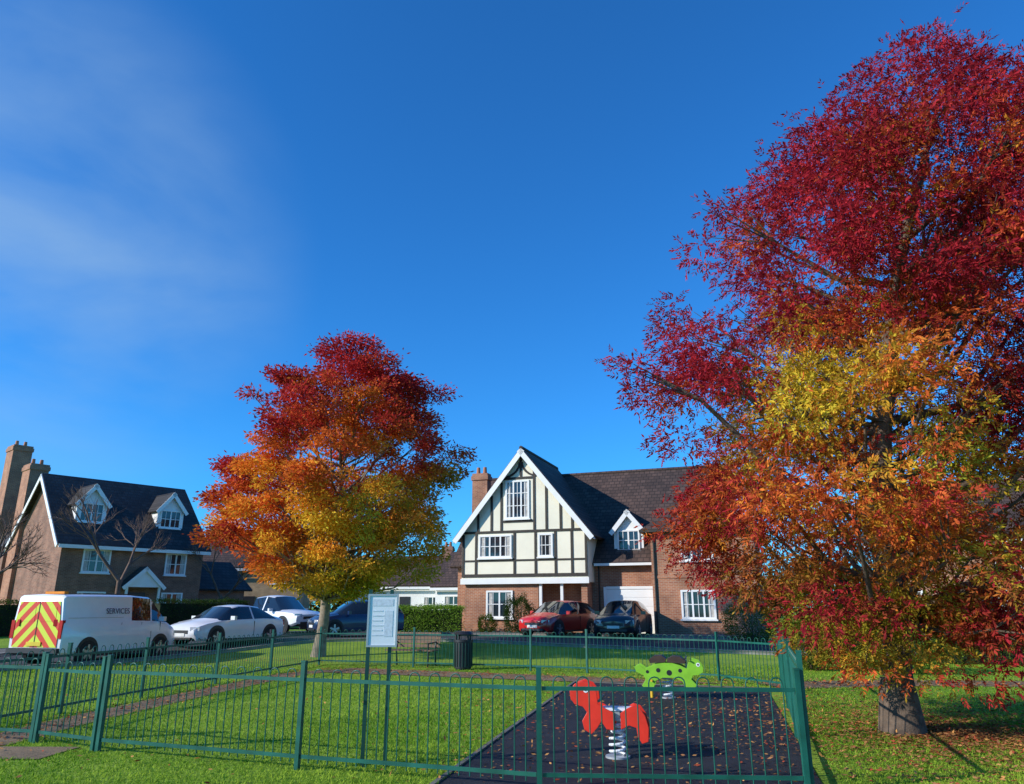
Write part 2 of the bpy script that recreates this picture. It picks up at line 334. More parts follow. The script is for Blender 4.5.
# ---------------------------------------------------------------- fences
def fence(name, pts, h=1.0, spacing=0.115, panel=2.7):
    e = empty(name); mb = MB(['green']); pb = MB(['green'])
    for i in range(len(pts)-1):
        a, b = Vector((*pts[i], 0)), Vector((*pts[i+1], 0)); d = b-a; L = d.length; d.normalize(); nr = Vector((-d.y, d.x, 0))
        npan = max(1, round(L/panel)); pl = L/npan
        for k in range(npan):
            p0 = a+d*pl*k; p1 = a+d*pl*(k+1)
            for zz in (0.13, h-0.11):
                mb.obox((p0+p1)/2+Vector((0,0,zz)), d, nr, (0,0,1), pl/2-0.03, 0.006, 0.019)
            nbar = int((pl-0.12)/spacing); nbar -= (nbar % 2 == 0); off = (pl-(nbar)*spacing)/2
            for j in range(nbar+1):
                q = p0+d*(off+j*spacing)
                mb.tube(q+Vector((0,0,0.07)), q+Vector((0,0,h-spacing/2)), 0.0068, 0.0068, 5, caps=False)
                if j % 2 == 0 and j < nbar:
                    c = q+d*spacing/2+Vector((0,0,h-spacing/2)); pr = None
                    for s in range(7):
                        an = math.pi*s/6; pt = c+d*(-math.cos(an)*spacing/2)+Vector((0,0,math.sin(an)*spacing/2))
                        if pr is not None: mb.tube(pr, pt, 0.0068, 0.0068, 5, caps=False)
                        pr = pt
        for k in range(npan+(i == len(pts)-2)):
            p = a+d*pl*k
            pb.obox(p+Vector((0,0,(h+0.07)/2)), d, nr, (0,0,1), 0.025, 0.025, (h+0.07)/2)
            pb.obox(p+Vector((0,0,h+0.078)), d, nr, (0,0,1), 0.028, 0.028, 0.008)
    mb.obj('railings', e); pb.obj('posts', e)
fence('playground_fence', [(-12.8,12.2),(-7.5,10.65),(-6.1,10.25)])
fence('playground_fence.001', [(-4.92,9.62),(-2.27,8.6),(0.26,7.7),(2.72,7.55)])
fence('playground_fence.002', [(-7.5,10.65),(-7.0,15.0),(-6.2,20.2),(-5.7,23.2)])
fence('playground_fence.003', [(-5.7,23.2),(-2.8,22.3),(0.5,21.1),(1.95,20.4),(4.8,18.3),(5.6,16.4)])
fence('playground_fence.004', [(5.6,16.4),(2.78,7.6)], h=1.16)
fence('playground_gate', [(-6.02,10.2),(-5.0,9.66)], h=0.98, panel=1.2)

# ---------------------------------------------------------------- houses
def wwin(mf, mg, x0, x1, z0, z1, y, cols=2, rows=2, fw=0.07, cur=True):
    mg.box(x0, x1, y-0.012, y+0.05, z0, z1, 0)
    if cur:
        w = (x1-x0)*0.16; mg.box(x0+fw, x0+fw+w, y-0.018, y-0.005, z0+0.05, z1-0.05, 1); mg.box(x1-fw-w, x1-fw, y-0.018, y-0.005, z0+0.05, z1-0.05, 1)
    mf.box(x0-0.02, x0+fw, y-0.07, y+0.02, z0-0.02, z1+0.02); mf.box(x1-fw, x1+0.02, y-0.07, y+0.02, z0-0.02, z1+0.02)
    mf.box(x0+fw, x1-fw, y-0.068, y+0.02, z0-0.02, z0+fw); mf.box(x0+fw, x1-fw, y-0.068, y+0.02, z1-fw, z1+0.02)
    for i in range(1, cols):
        xc = x0+(x1-x0)*i/cols; mf.box(xc-0.04, xc+0.04, y-0.06, y+0.02, z0+fw, z1-fw)
    for j in range(1, rows):
        zc = z0+(z1-z0)*j/rows; mf.box(x0+fw, x1-fw, y-0.05, y+0.02, zc-0.018, zc+0.018)
    for i in range(cols):
        xc = x0+(x1-x0)*(i+0.5)/cols; mf.box(xc-0.013, xc+0.013, y-0.045, y+0.02, z0+fw, z1-fw)
    mf.box(x0-0.08, x1+0.08, y-0.13, y-0.0, z0-0.09, z0-0.022)
def dormer(mw, mr, mf, mg, xc, w, z0, ze, zr, yf, yb):
    x0, x1 = xc-w/2, xc+w/2
    mw.prism([(x0, z0-0.6), (x1, z0-0.6), (x1, ze), (xc, zr), (x0, ze)], yf, yb, 'y', 1)
    wwin(mf, mg, x0+0.2, x1-0.2, z0+0.1, ze-0.05, yf, 2, 2, 0.06, False)
    o = 0.22; k = (zr-ze)/(w/2)
    for s in (-1, 1):
        xe = xc+s*(w/2+o); zee = ze-k*o
        mr.slab((xc, yf-0.2, zr+0.12), (xc, yb, zr+0.12), (xe, yb, zee+0.12), (xe, yf-0.2, zee+0.12), 0.1, 0)
        mf.slab((xc, yf-0.245, zr+0.1), (xc, yf-0.204, zr+0.1), (xe, yf-0.204, zee+0.1), (xe, yf-0.245, zee+0.1), 0.22)
def chimney(mb, xc, yc, w, d, z0, z1):
    mb.box(xc-w/2, xc+w/2, yc-d/2, yc+d/2, z0, z1-0.5, 0); mb.box(xc-w/2-0.06, xc+w/2+0.06, yc-d/2-0.06, yc+d/2+0.06, z1-0.5, z1-0.25, 0)
    mb.box(xc-w/2-0.01, xc+w/2+0.01, yc-d/2-0.01, yc+d/2+0.01, z1-0.25, z1-0.1, 0)
    for s in (-1, 1): mb.tube((xc+s*w*0.22, yc, z1-0.12), (xc+s*w*0.22, yc, z1+0.3), 0.13, 0.1, 10, 1)

H = empty('tudor_style_house', (-2.61, 39.5, 0.38), math.radians(-20))
mw = MB(['brick', 'white', 'render', 'timber', 'pave']); mr = MB(['tile']); mf = MB(['white']); mg = MB(['glass', 'curtain']); mc = MB(['brick', 'pot']); mt = MB(['timber'])
W, EZ, AP = 6.75, 4.95, 9.1
mw.prism([(0, 2.45), (W, 2.45), (W, EZ), (W/2, AP), (0, EZ)], 0, 6.2, 'y', 2)
mw.box(0.12, 4.1, 0.18, 6.1, -0.3, 2.45, 0); mw.box(4.1, 6.63, 1.5, 6.1, -0.3, 2.45, 0)
mw.box(6.33, 6.63, 0.18, 1.5, -0.3, 2.45, 0)
mf.box(-0.04, W+0.04, -0.07, 0.0, 2.38, 2.66); mf.box(0.0, W, 0.0, 0.18, 2.40, 2.449)
k = (AP-EZ)/(W/2); o = 0.42
for s in (-1, 1):
    xe = W/2+s*(W/2+o); ze = EZ-k*o
    mr.slab((W/2, -0.30, AP+0.22), (W/2, 6.3, AP+0.22), (xe, 6.3, ze+0.22), (xe, -0.30, ze+0.22), 0.14)
    mf.slab((W/2, -0.35, AP+0.16), (W/2, -0.305, AP+0.16), (xe, -0.305, ze+0.16), (xe, -0.35, ze+0.16), 0.26)
    mf.slab((W/2, -0.30, AP+0.06), (W/2, 0.0, AP+0.06), (xe, 0.0, ze+0.06), (xe, -0.30, ze+0.06), 0.03)
def rz(x): return AP-k*abs(x-W/2)-0.02
tw = 0.062
def stud(x, z0=2.665, z1=None, y=-0.035):
    zt = (rz(x)-tw*k if z1 is None else z1)
    mt.box(x-tw, x+tw, y, 0.01, z0, zt)
for x in (0.08, 0.8, 2.92, 4.05, 5.1, 5.95, W-0.08): stud(x, 2.88, EZ+0.0 if x not in (0.08, W-0.08) else EZ-0.05)
for x in (0.9, 1.65, 2.2, 4.0, 4.65, 5.4, 6.0): stud(x, EZ+0.11)
mt.box(2.3, 3.9, -0.04, 0.01, 7.68, 7.80); mt.box(2.3, 3.9, -0.04, 0.01, 5.45, 5.56)
mt.box(0.02, W-0.02, -0.045, 0.01, EZ-0.02, EZ+0.10); mt.box(0.02, W-0.02, -0.045, 0.01, 2.72, 2.88)
mt.box(0.16, W-0.16, -0.03, 0.01, 3.50, 3.59)
stud(W/2-0.1, 7.82)
for s in (-1, 1):
    pr = None
    for q in range(7):
        a = q/6*1.35; pt = Vector((W/2-0.1+s*(0.07+0.95*(1-math.cos(a))), -0.02, 8.55-0.75*math.sin(a)))
        if pr is not None: mt.obox((pr+pt)/2, pt-pr, (0,1,0), (pt-pr).cross(Vector((0,1,0))), (pt-pr).length/2+0.02, 0.02, 0.05)
        pr = pt
wwin(mf, mg, 2.45, 3.72, 5.65, 7.6, 0.0, 3, 3); wwin(mf, mg, 0.98, 2.75, 3.70, 4.82, 0.0, 3, 2); wwin(mf, mg, 4.22, 4.95, 3.70, 4.82, 0.0, 1, 2)
wwin(mf, mg, 1.35, 2.75, 0.75, 2.05, 0.18, 2, 2)
wwin(mf, mg, 4.3, 4.95, 0.75, 2.05, 1.5, 1, 2)
md = MB(['door', 'white']); md.box(5.2, 6.1, 1.44, 1.5, -0.05, 2.05, 0); md.box(5.1, 5.2, 1.40, 1.5, -0.05, 2.15, 1); md.box(6.1, 6.2, 1.40, 1.5, -0.05, 2.15, 1)
for x in (4.25, 5.35): mf.box(x-0.07, x+0.07, 0.1, 0.24, -0.1, 2.4)
Y0, Y1, YR, E2, R2, XA, XB = 1.2, 11.2, 6.2, 3.65, 8.75, -0.75, 13.2
mw.prism([(Y0, -0.3), (Y1, -0.3), (Y1, E2), (YR, R2-0.1), (Y0, E2)], XA, XB, 'x', 0)
k2 = (R2-E2)/(YR-Y0)
mr.slab((XA-0.3, YR, R2+0.1), (XB+0.3, YR, R2+0.1), (XB+0.3, Y0-0.4, E2+0.1-k2*0.4), (XA-0.3, Y0-0.4, E2+0.1-k2*0.4), 0.14)
mr.slab((XA-0.3, YR, R2+0.1), (XB+0.3, YR, R2+0.1), (XB+0.3, Y1+0.4, E2+0.1-k2*0.4), (XA-0.3, Y1+0.4, E2+0.1-k2*0.4), 0.14)
mr.tube((XA-0.3, YR, R2+0.08), (XB+0.3, YR, R2+0.08), 0.11, 0.11, 8)
mr.tube((W/2, -0.30, AP+0.2), (W/2, 6.3, AP+0.2), 0.1, 0.1, 8)
mf.box(W+0.1, 9.85, Y0-0.45, Y0-0.38, E2-0.42, E2-0.30)
mt.tube((W+0.25, Y0-0.08, -0.1), (W+0.25, Y0-0.08, E2-0.3), 0.04, 0.04, 8)
dormer(mw, mr, mf, mg, 8.5, 1.5, 3.9, 5.05, 5.95, Y0+0.35, 5.0)
md.box(7.35, 9.75, Y0-0.05, Y0+0.0, -0.02, 2.1, 1)
for z in [0.0, 0.42, 0.84, 1.26, 1.68]: md.box(7.38, 9.72, Y0-0.065, Y0-0.05, z+0.02, z+0.38, 1)
md.box(7.22, 7.35, Y0-0.09, Y0, -0.05, 2.22, 1); md.box(9.75, 9.86, Y0-0.09, Y0, -0.05, 2.22, 1); md.box(7.35, 9.75, Y0-0.088, Y0, 2.11, 2.24, 1)
mw.box(9.9, 14.6, -0.3, 7, -0.3, 4.85, 0)
xa, xb, ya, ze, zr = 9.9-0.4, 14.6+0.4, -0.7, 4.8, 6.9; xm = (xa+xb)/2; yh = ya+2.4
mr.add([(xa,ya,ze),(xb,ya,ze),(xm,yh,zr),(xm,8,zr),(xa,8,ze),(xb,8,ze)], [(0,1,2),(1,5,3,2),(4,0,2,3),(0,4,5,1)], 0)
mt.box(xa+0.02, xb-0.02, ya-0.05, ya-0.0, ze-0.14, ze-0.01); mt.box(xa-0.05, xa, ya, 3, ze-0.14, ze-0.01)
wwin(mf, mg, 11.3, 12.75, 3.35, 4.55, -0.3, 3, 2); wwin(mf, mg, 11.2, 12.7, 0.75, 2.0, -0.3, 3, 2)
mw.box(9.88, 14.62, -0.325, -0.3, 2.55, 2.68, 0)
chimney(mc, -0.75, 4.4, 0.95, 0.6, -0.3, 9.0)
mt.tube((10.05, -0.36, 0), (10.05, -0.36, 4.7), 0.04, 0.04, 8)
for o_, n_ in ((mw,'walls'),(mr,'roof'),(mf,'window_frames_and_trim'),(mg,'window_panes'),(mc,'chimney'),(mt,'timber_frame'),(md,'doors')): o_.obj(n_, H)

H = empty('brick_house', (-25.7, 43.0, 0.38), math.atan2(0.75, 0.66))
mw = MB(['brick2', 'white']); mr = MB(['slate']); mf = MB(['white']); mg = MB(['glass', 'curtain']); mc = MB(['brick', 'pot']); md = MB(['door', 'white'])
L, D, E, Rz = 8.4, 9.0, 5.0, 9.2
mw.prism([(0,-0.3),(D,-0.3),(D,E),(D/2,Rz-0.1),(0,E)], 0, L, 'x', 0); k = (Rz-E)/(D/2)
for s in (-1, 1):
    ye = D/2+s*(D/2+0.4)
    mr.slab((-0.35, D/2, Rz+0.1), (L+0.35, D/2, Rz+0.1), (L+0.35, ye, E+0.1-k*0.4), (-0.35, ye, E+0.1-k*0.4), 0.14)
    mf.slab((-0.40, D/2, Rz+0.05), (-0.355, D/2, Rz+0.05), (-0.355, ye, E+0.05-k*0.4), (-0.40, ye, E+0.05-k*0.4), 0.26)
mf.box(-0.3, L+0.3, -0.45, -0.38, E-0.5, E-0.3)
for xc in (1.7, 6.5): dormer(mw, mr, mf, mg, xc, 1.7, 6.1, 7.35, 8.4, 1.2, 4.2)
for x0, x1, z0, z1 in ((1.2,2.7,3.2,4.5),(6.0,7.3,3.2,4.5),(6.0,7.3,0.8,2.1),(1.2,2.7,0.8,2.1)): wwin(mf, mg, x0, x1, z0, z1, 0.0, 2, 2)
md.box(4.0, 5.0, -0.05, 0, 0, 2.1, 0)
mf.prism([(3.4,2.4),(5.6,2.4),(4.5,3.5)], -0.95, -0.9, 'y')
for s in (-1, 1): mr.slab((4.5,-1.0,3.62),(4.5,0,3.62),(4.5+s*1.3,0,2.4),(4.5+s*1.3,-1.0,2.4),0.08); mf.box(4.5+s*0.95-0.06, 4.5+s*0.95+0.06, -0.92, -0.8, 0, 2.4); mf.slab((4.5,-1.06,3.6),(4.5,-1.01,3.6),(4.5+s*1.3,-1.01,2.38),(4.5+s*1.3,-1.06,2.38),0.2)
chimney(mc, 0.3, 8.1, 1.1, 1.5, -0.3, 10.4); chimney(mc, 0.5, 13.2, 1.2, 1.5, -0.3, 12.4)
mw.prism([(-0.4, -0.3), (4.8, -0.3), (4.8, 5.0), (2.2, 7.6), (-0.4, 5.0)], 9.05, 15.5, 'y', 0)
mr.slab((2.2,9.1,7.8),(2.2,15.8,7.8),(5.2,15.8,4.8),(5.2,9.1,4.8),0.14); mr.slab((2.2,9.1,7.8),(2.2,15.8,7.8),(-0.8,15.8,4.8),(-0.8,9.1,4.8),0.14)
mw.box(L, L+4, 1.5, 7.5, -0.3, 2.5, 0); mr.slab((L+0.05,4.5,4.4),(L+4.4,4.5,4.4),(L+4.4,1.1,2.4),(L+0.05,1.1,2.4),0.12); mr.slab((L+0.05,4.5,4.4),(L+4.4,4.5,4.4),(L+4.4,7.9,2.4),(L+0.05,7.9,2.4),0.12)
for o_, n_ in ((mw,'walls'),(mr,'roof'),(mf,'window_frames_and_trim'),(mg,'window_panes'),(mc,'chimneys'),(md,'door')): o_.obj(n_, H)

def plain_house(name, loc, rot, L, D, E, Rz, wm, rm, wins):
    H = empty(name, loc, math.radians(rot)); mw = MB([wm, 'white']); mr = MB([rm]); mf = MB(['white']); mg = MB(['glass', 'curtain']); mc = MB(['brick2', 'pot']); k = (Rz-E)/(D/2)
    mw.prism([(0,-0.5),(D,-0.5),(D,E),(D/2,Rz-0.1),(0,E)], 0, L, 'x', 0)
    for s in (-1, 1):
        ye = D/2+s*(D/2+0.4)
        mr.slab((-0.3, D/2, Rz+0.1), (L+0.3, D/2, Rz+0.1), (L+0.3, ye, E+0.1-k*0.4), (-0.3, ye, E+0.1-k*0.4), 0.14)
    mf.box(-0.3, L+0.3, -0.45, -0.38, E-0.5, E-0.3)
    for x0, x1, z0, z1 in wins: wwin(mf, mg, x0, x1, z0, z1, 0.0, 2, 2)
    chimney(mc, L*0.8, D/2, 0.9, 0.6, E, Rz+1.0)
    mdd = MB(['door']); mdd.box(L*0.45, L*0.45+0.95, -0.05, 0, 0, 2.1); mdd.obj('door', H)
    for o_, n_ in ((mw,'walls'),(mr,'roof'),(mf,'window_frames_and_trim'),(mg,'window_panes'),(mc,'chimney')): o_.obj(n_, H)
W4 = [(0.8,2.2,3.1,4.3),(5.6,7.0,3.1,4.3),(0.8,2.2,0.8,2.1),(5.6,7.0,0.8,2.1)]
plain_house('buff_brick_house', (-25.5,62,0.38), 8, 8, 8, 4.6, 7.6, 'brick3', 'tile', W4)
plain_house('rendered_house', (-13.5,66,0.38), -12, 9, 7, 3.2, 5.6, 'white', 'tile', [(0.8,2.4,0.8,2.1),(6.2,7.8,0.8,2.1)])
plain_house('rendered_house.001', (-6.0,60,0.38), -20, 8, 7, 3.0, 5.6, 'white', 'tile', [(0.8,2.4,0.8,2.1),(5.2,6.8,0.8,2.1)])
plain_house('brick_house.001', (20,42,0.38), -30, 10, 8, 4.9, 8.2, 'brick', 'tile', W4)
sheet('driveway', [(-1.5,34.6),(12.5,30.2),(14.2,34.4),(0.0,38.6)], 0.016, 'pave')

# ---------------------------------------------------------------- vehicles
def car(name, loc, hd, W, st, glass_x, roofglass, pillars, paintm, wheels, wr=0.32, extra=None):
    e = empty(name, (loc[0], loc[1], gz(*loc)+0.015), math.atan2(hd[1], hd[0]))
    hw = W/2; mb = MB([paintm, 'carglass', 'black']); rings = []
    for x, zb, be, tp, wf, tw in st:
        w = hw*wf; t = tw
        half = [(0, zb), (w*0.88, zb), (w*0.985, zb+0.08), (w, zb+(be-zb)*0.5), (w*0.975, be-0.05), (w*0.94, be), (t, tp-0.05), (t-0.10, tp), (0, tp+0.025)]
        rings.append([(x, y, z) for y, z in half]+[(x, -y, z) for y, z in half[-2:0:-1]])
    n = len(rings[0]); vs = [p for r_ in rings for p in r_]
    for i in range(len(rings)-1):
        x0, x1 = st[i][0], st[i+1][0]; xm = (x0+x1)/2
        for j in range(n):
            j2 = (j+1) % n; f = (i*n+j, i*n+j2, (i+1)*n+j2, (i+1)*n+j)
            seg = j if j < 8 else 15-j; m = 0
            if seg == 5 and glass_x[0] < xm < glass_x[1] and not any(a < xm < b for a, b in pillars): m = 1
            if seg in (6, 7) and any(a < xm < b for a, b in roofglass): m = 1
            if seg in (0,): m = 2
            mb.f.append(f); mb.m.append(m); mb.sm.append(True)
    mb.v = vs
    mb.f += [tuple(range(n-1, -1, -1)), tuple(len(vs)-n+i for i in range(n))]; mb.m += [0, 0]; mb.sm += [False, False]
    mb.obj('body', e, sharp=38)
    mwh = MB(['tyre', 'rim', 'black'])
    for wx in wheels:
        for s in (-1, 1):
            y = s*(hw-0.0)
            mwh.tube((wx, y-s*0.12, wr+0.03), (wx, y+s*0.006, wr+0.03), wr+0.075, wr+0.075, 28, 2)
            mwh.tube((wx, y-s*0.19, wr), (wx, y+s*0.02, wr), wr, wr, 28, 0)
            mwh.tube((wx, y, wr), (wx, y+s*0.028, wr), wr*0.66, wr*0.62, 24, 2)
            for q in range(5):
                a = q*2*math.pi/5+0.3; d = Vector((math.cos(a), 0, math.sin(a)))
                mwh.obox(Vector((wx, y+s*0.03, wr))+d*wr*0.33, d, (0,1,0), d.cross(Vector((0,1,0))), wr*0.33, 0.008, 0.035, 1)
            mwh.tube((wx, y+s*0.02, wr), (wx, y+s*0.042, wr), 0.05, 0.04, 10, 1)
    mwh.obj('wheels', e)
    x0, x1 = st[0][0], st[-1][0]; md = MB(['lamp', 'tail', 'black', 'plate_w', 'plate_y', 'amber', paintm])
    zf = st[-1][2]; zr_ = st[0][2]
    for s in (-1, 1):
        md.obox((x1-0.13, s*hw*0.70, zf+0.03), (1, s*0.45, 0), (-s*0.45, 1, 0), (0,0,1), 0.09, 0.17, 0.065, 0)
        md.obox((x0+0.08, s*hw*0.74, zr_-0.02), (1, -s*0.3, 0), (s*0.3, 1, 0), (0,0,1), 0.1, 0.14, 0.09, 1)
        md.obox((glass_x[1]-0.42, s*(hw+0.1), st[len(st)//2][2]+0.06), (1,0,0), (0,1,0), (0,0,1), 0.06, 0.1, 0.07, 6)
    md.box(x1-0.05, x1+0.012, -hw*0.45, hw*0.45, zf-0.14, zf-0.02, 2); md.box(x1-0.05, x1+0.01, -hw*0.62, hw*0.62, 0.27, zf-0.26, 2)
    md.box(x1, x1+0.022, -0.26, 0.26, zf-0.23, zf-0.12, 3); md.box(x0-0.02, x0, -0.26, 0.26, zr_-0.22, zr_-0.11, 4)
    for s in (-1, 1):
        for xx in pillars: md.box(xx[0]+0.02, xx[0]+0.032, s*hw*0.99-0.012, s*hw*0.99+0.014, 0.34, 0.86, 2)
        md.box(wheels[0]+0.42, wheels[1]-0.42, s*hw*0.97-0.012, s*hw*0.97+0.02, 0.2, 0.27, 2)
    md.obj('lamps_and_plates', e)
    if extra: extra(e)
    return e
saloon = [(-2.25,.38,.80,.85,.80,.62),(-2.17,.24,.88,.97,.93,.68),(-1.75,.2,.93,1.04,.99,.70),(-1.0,.2,.95,1.38,1,.57),(-.5,.2,.94,1.44,1,.57),(-.42,.2,.94,1.445,1,.57),(.1,.2,.93,1.44,1,.57),(.45,.2,.92,1.38,1,.58),(1.15,.2,.90,.96,1,.70),(1.8,.2,.80,.86,.97,.70),(2.15,.22,.70,.74,.90,.64),(2.27,.34,.60,.63,.78,.56)]
car('parked_car', (-11.0,30.0), (-0.42,-0.91), 1.8, saloon, (-1.75,1.15), [(-1.7,-1.0),(.45,1.15)], [(-.5,-.42)], 'p_white', (-1.35,1.38))
hatch = [(-2.0,.38,.85,.92,.85,.62),(-1.93,.24,.95,1.1,.95,.62),(-1.6,.2,.97,1.42,1,.58),(-1.0,.2,.97,1.50,1,.58),(-.42,.2,.95,1.52,1,.58),(-.34,.2,.95,1.52,1,.58),(.35,.2,.94,1.48,1,.58),(1.1,.2,.93,1.0,1,.68),(1.65,.2,.84,.90,.97,.68),(1.95,.22,.74,.78,.9,.62),(2.05,.34,.62,.66,.8,.56)]
car('parked_car.001', (2.15,35.2), (-0.62,-0.78), 1.8, hatch, (-1.95,1.1), [(-2,-1.6),(.35,1.1)], [(-.42,-.34)], 'p_red', (-1.25,1.28))
car('parked_car.002', (4.95,34.2), (-0.36,-0.93), 1.85, hatch, (-1.95,1.1), [(-2,-1.6),(.35,1.1)], [(-.42,-.34)], 'p_black', (-1.25,1.28))
car('parked_car.003', (-7.0,34.9), (-0.85,-0.5), 1.75, hatch, (-1.95,1.1), [(-2,-1.6),(.35,1.1)], [(-.42,-.34)], 'p_blue', (-1.25,1.28))
pick = [(-2.6,.5,1.0,1.06,.9,.80),(-2.5,.4,1.05,1.12,1,.84),(-1.0,.4,1.06,1.14,1,.84),(-.95,.4,1.06,1.70,1,.62),(-.1,.4,1.06,1.78,1,.62),(-.02,.4,1.06,1.78,1,.62),(.5,.4,1.05,1.72,1,.62),(1.2,.4,1.05,1.12,1,.76),(2.2,.4,.98,1.04,.97,.76),(2.5,.5,.85,.9,.88,.7)]
car('pickup_truck', (-11.4,37.6), (0.80,-0.60), 1.85, pick, (-1,1.2), [(.5,1.2)], [(-.1,-.02)], 'p_white', (-1.6,1.6), 0.38)
vst = [(-2.47,.42,1.2,1.90,.95,.80),(-2.42,.28,1.2,1.96,.99,.83),(-1.0,.25,1.2,1.98,1,.83),(.1,.25,1.2,1.98,1,.83),(.2,.25,1.2,1.98,1,.83),(1.05,.25,1.18,1.93,1,.80),(1.12,.25,1.18,1.90,1,.79),(1.85,.25,1.12,1.22,.98,.80),(2.3,.28,.92,.97,.92,.74),(2.47,.4,.72,.76,.84,.66)]
def vanx(e):
    mb = MB(['chevron', 'black', 'tail', 'plate_y', 'p_white', 'amber', 'grey', 'carglass'])
    mb.prism([(-0.80,0.5),(0.80,0.5),(0.80,1.25),(0.72,1.78),(-0.72,1.78),(-0.80,1.25)], -2.492, -2.476, 'x', 0)
    mb.box(-2.5, -2.493, -0.012, 0.012, 0.5, 1.82, 1)
    for y in (-0.38, 0.38): mb.prism([(y-0.27,1.22),(y+0.27,1.22),(y+0.25,1.62),(y-0.25,1.62)], -2.499, -2.4935, 'x', 0)
    mb.box(-2.56, -2.44, -0.9, 0.9, 0.34, 0.48, 1)
    for s in (-1, 1):
        mb.box(-2.505, -2.40, s*0.86-0.06, s*0.86+0.06, 0.75, 1.25, 2)
        mb.box(-1.0, 1.05, s*0.955-0.012, s*0.955+0.012, 0.52, 0.62, 1)
        mb.box(-2.3, -0.15, s*0.90-0.012, s*0.90+0.03, 1.30, 1.315, 6)
        for x in (-0.25, 0.62, 1.5): mb.box(x, x+0.012, s*0.945-0.01, s*0.945+0.012, 0.5, 1.15, 1)
    mb.box(-2.52, -2.5005, -0.26, 0.26, 0.54, 0.65, 3)
    for y in (-0.28, 0.28): mb.box(-1.3, 0.9, y-0.02, y+0.02, 2.0, 2.03, 1)
    mb.box(-2.05, -1.9, -0.35, 0.35, 2.0, 2.07, 5)
    mb.obj('rear_chevrons_and_trim', e)
    cu = bpy.data.curves.new('lettering', 'FONT'); cu.body = "SERVICES"; cu.size = 0.24; cu.extrude = 0.002
    cu.materials.append(M['p_blue']); t = bpy.data.objects.new('lettering', cu); sc.collection.objects.link(t); t.parent = e
    t.location = (-0.9, -0.915, 1.42); t.rotation_euler = (math.radians(90-9), 0, 0)
car('van', (-13.2,25.0), (0.26,0.966), 1.95, vst, (.2,1.85), [(1.12,1.85)], [(1.05,1.12)], 'p_white', (-1.5,1.55), 0.33, vanx)

# ---------------------------------------------------------------- street furniture & play equipment
e = empty('notice_board', (-1.36, 8.75, 0), math.radians(4))
mb = MB(['dgreen', 'poster', 'grey'])
mb.box(-0.27,-0.23,0,0.04,0,1.84,0); mb.box(-0.03,0.01,0,0.04,0,1.84,0)
mb.obj('posts', e)
mb = MB(['grey', 'poster', 'ink']); mb.box(-0.25,0.05,-0.03,-0.001,1.24,1.77,1)
mb.box(-0.215,0.015,-0.033,-0.0305,1.66,1.735,2)
for i in range(6): mb.box(-0.215,-0.10+0.02*(i % 2),-0.033,-0.0305,1.60-i*0.052,1.612-i*0.052,2)
mb.box(-0.08,0.015,-0.033,-0.0305,1.33,1.61,2)
mb.box(-0.27,-0.25,-0.04,0.0-0.002,1.22,1.79,0); mb.box(0.05,0.07,-0.04,-0.002,1.22,1.79,0); mb.box(-0.25,0.05,-0.04,-0.002,1.22,1.24,0); mb.box(-0.25,0.05,-0.04,-0.002,1.77,1.79,0)
mb.obj('board', e)
e = empty('litter_bin', (-1.35, 21.6, 0))
mb = MB(['black', 'dgreen']); mb.tube((0,0,0.04),(0,0,0.72),0.24,0.25,20,0); mb.tube((0,0,0),(0,0,0.05),0.2,0.2,16,0)
mb.tube((0,0,0.72),(0,0,0.78),0.27,0.27,20,0); mb.tube((0,0,0.92),(0,0,1.0),0.28,0.2,20,0)
for a in range(4):
    an = a*math.pi/2+0.6; mb.tube((0.23*math.cos(an),0.23*math.sin(an),0.76),(0.23*math.cos(an),0.23*math.sin(an),0.94),0.03,0.03,6,0)
for a in range(20):
    an = a*math.pi/10; mb.tube((0.252*math.cos(an),0.252*math.sin(an),0.08),(0.258*math.cos(an),0.258*math.sin(an),0.7),0.01,0.01,5,1)
mb.obj('bin_body', e)
e = empty('park_bench', (-2.9, 22.75, 0), math.radians(-18))
mb = MB(['wood', 'black'])
for i in range(5): mb.box(-0.75,0.75,-0.28+i*0.105,-0.28+i*0.105+0.085,0.43,0.46,0)
mb.obj('seat', e); mb = MB(['wood'])
for i in range(4): mb.obox((0,0.27+i*0.025,0.55+i*0.11), (1,0,0), (0,1,-0.2), (0,0.2,1), 0.75, 0.013, 0.043, 0)
mb.obj('backrest', e); mb = MB(['black'])
for x in (-0.62, 0.62):
    mb.path([(x,-0.26,0),(x,-0.25,0.43),(x,0.22,0.43),(x,0.3,0.0)], [0.025]*4, 8); mb.path([(x,0.22,0.43),(x,0.39,0.95)], [0.022]*2, 8); mb.path([(x,-0.25,0.43),(x,-0.25,0.64),(x,0.28,0.66)], [0.018]*3, 8)
mb.obj('legs', e)
def coil(mb, z0, z1, r, wire, turns, m):
    pr = None; nn = int(turns*16)
    for i in range(nn+1):
        t = i/nn; a = t*turns*2*math.pi; p = Vector((r*math.cos(a), r*math.sin(a), z0+(z1-z0)*t))
        if pr is not None: mb.tube(pr, p, wire, wire, 7, m, caps=False)
        pr = p
def px(pts, cx, by, s): return [((x-cx)/s, (by-y)/s) for x, y in pts]
e = empty('spring_rider', (1.2, 9.2, 0.012), math.radians(-12))
mb = MB(['red', 'poster', 'black'])
head = px([(572,697),(577,690),(585,687),(594,690),(599,697),(600,708),(607,712),(616,716),(616,732),(608,731),(603,724),(599,730),(593,736),(586,732),(584,724),(589,716),(585,711),(577,709),(573,704)], 617, 758, 87)
rear = px([(622,716),(628,712),(634,709),(641,711),(646,718),(649,729),(648,741),(642,743),(638,737),(637,729),(630,727),(622,731)], 617, 758, 87)
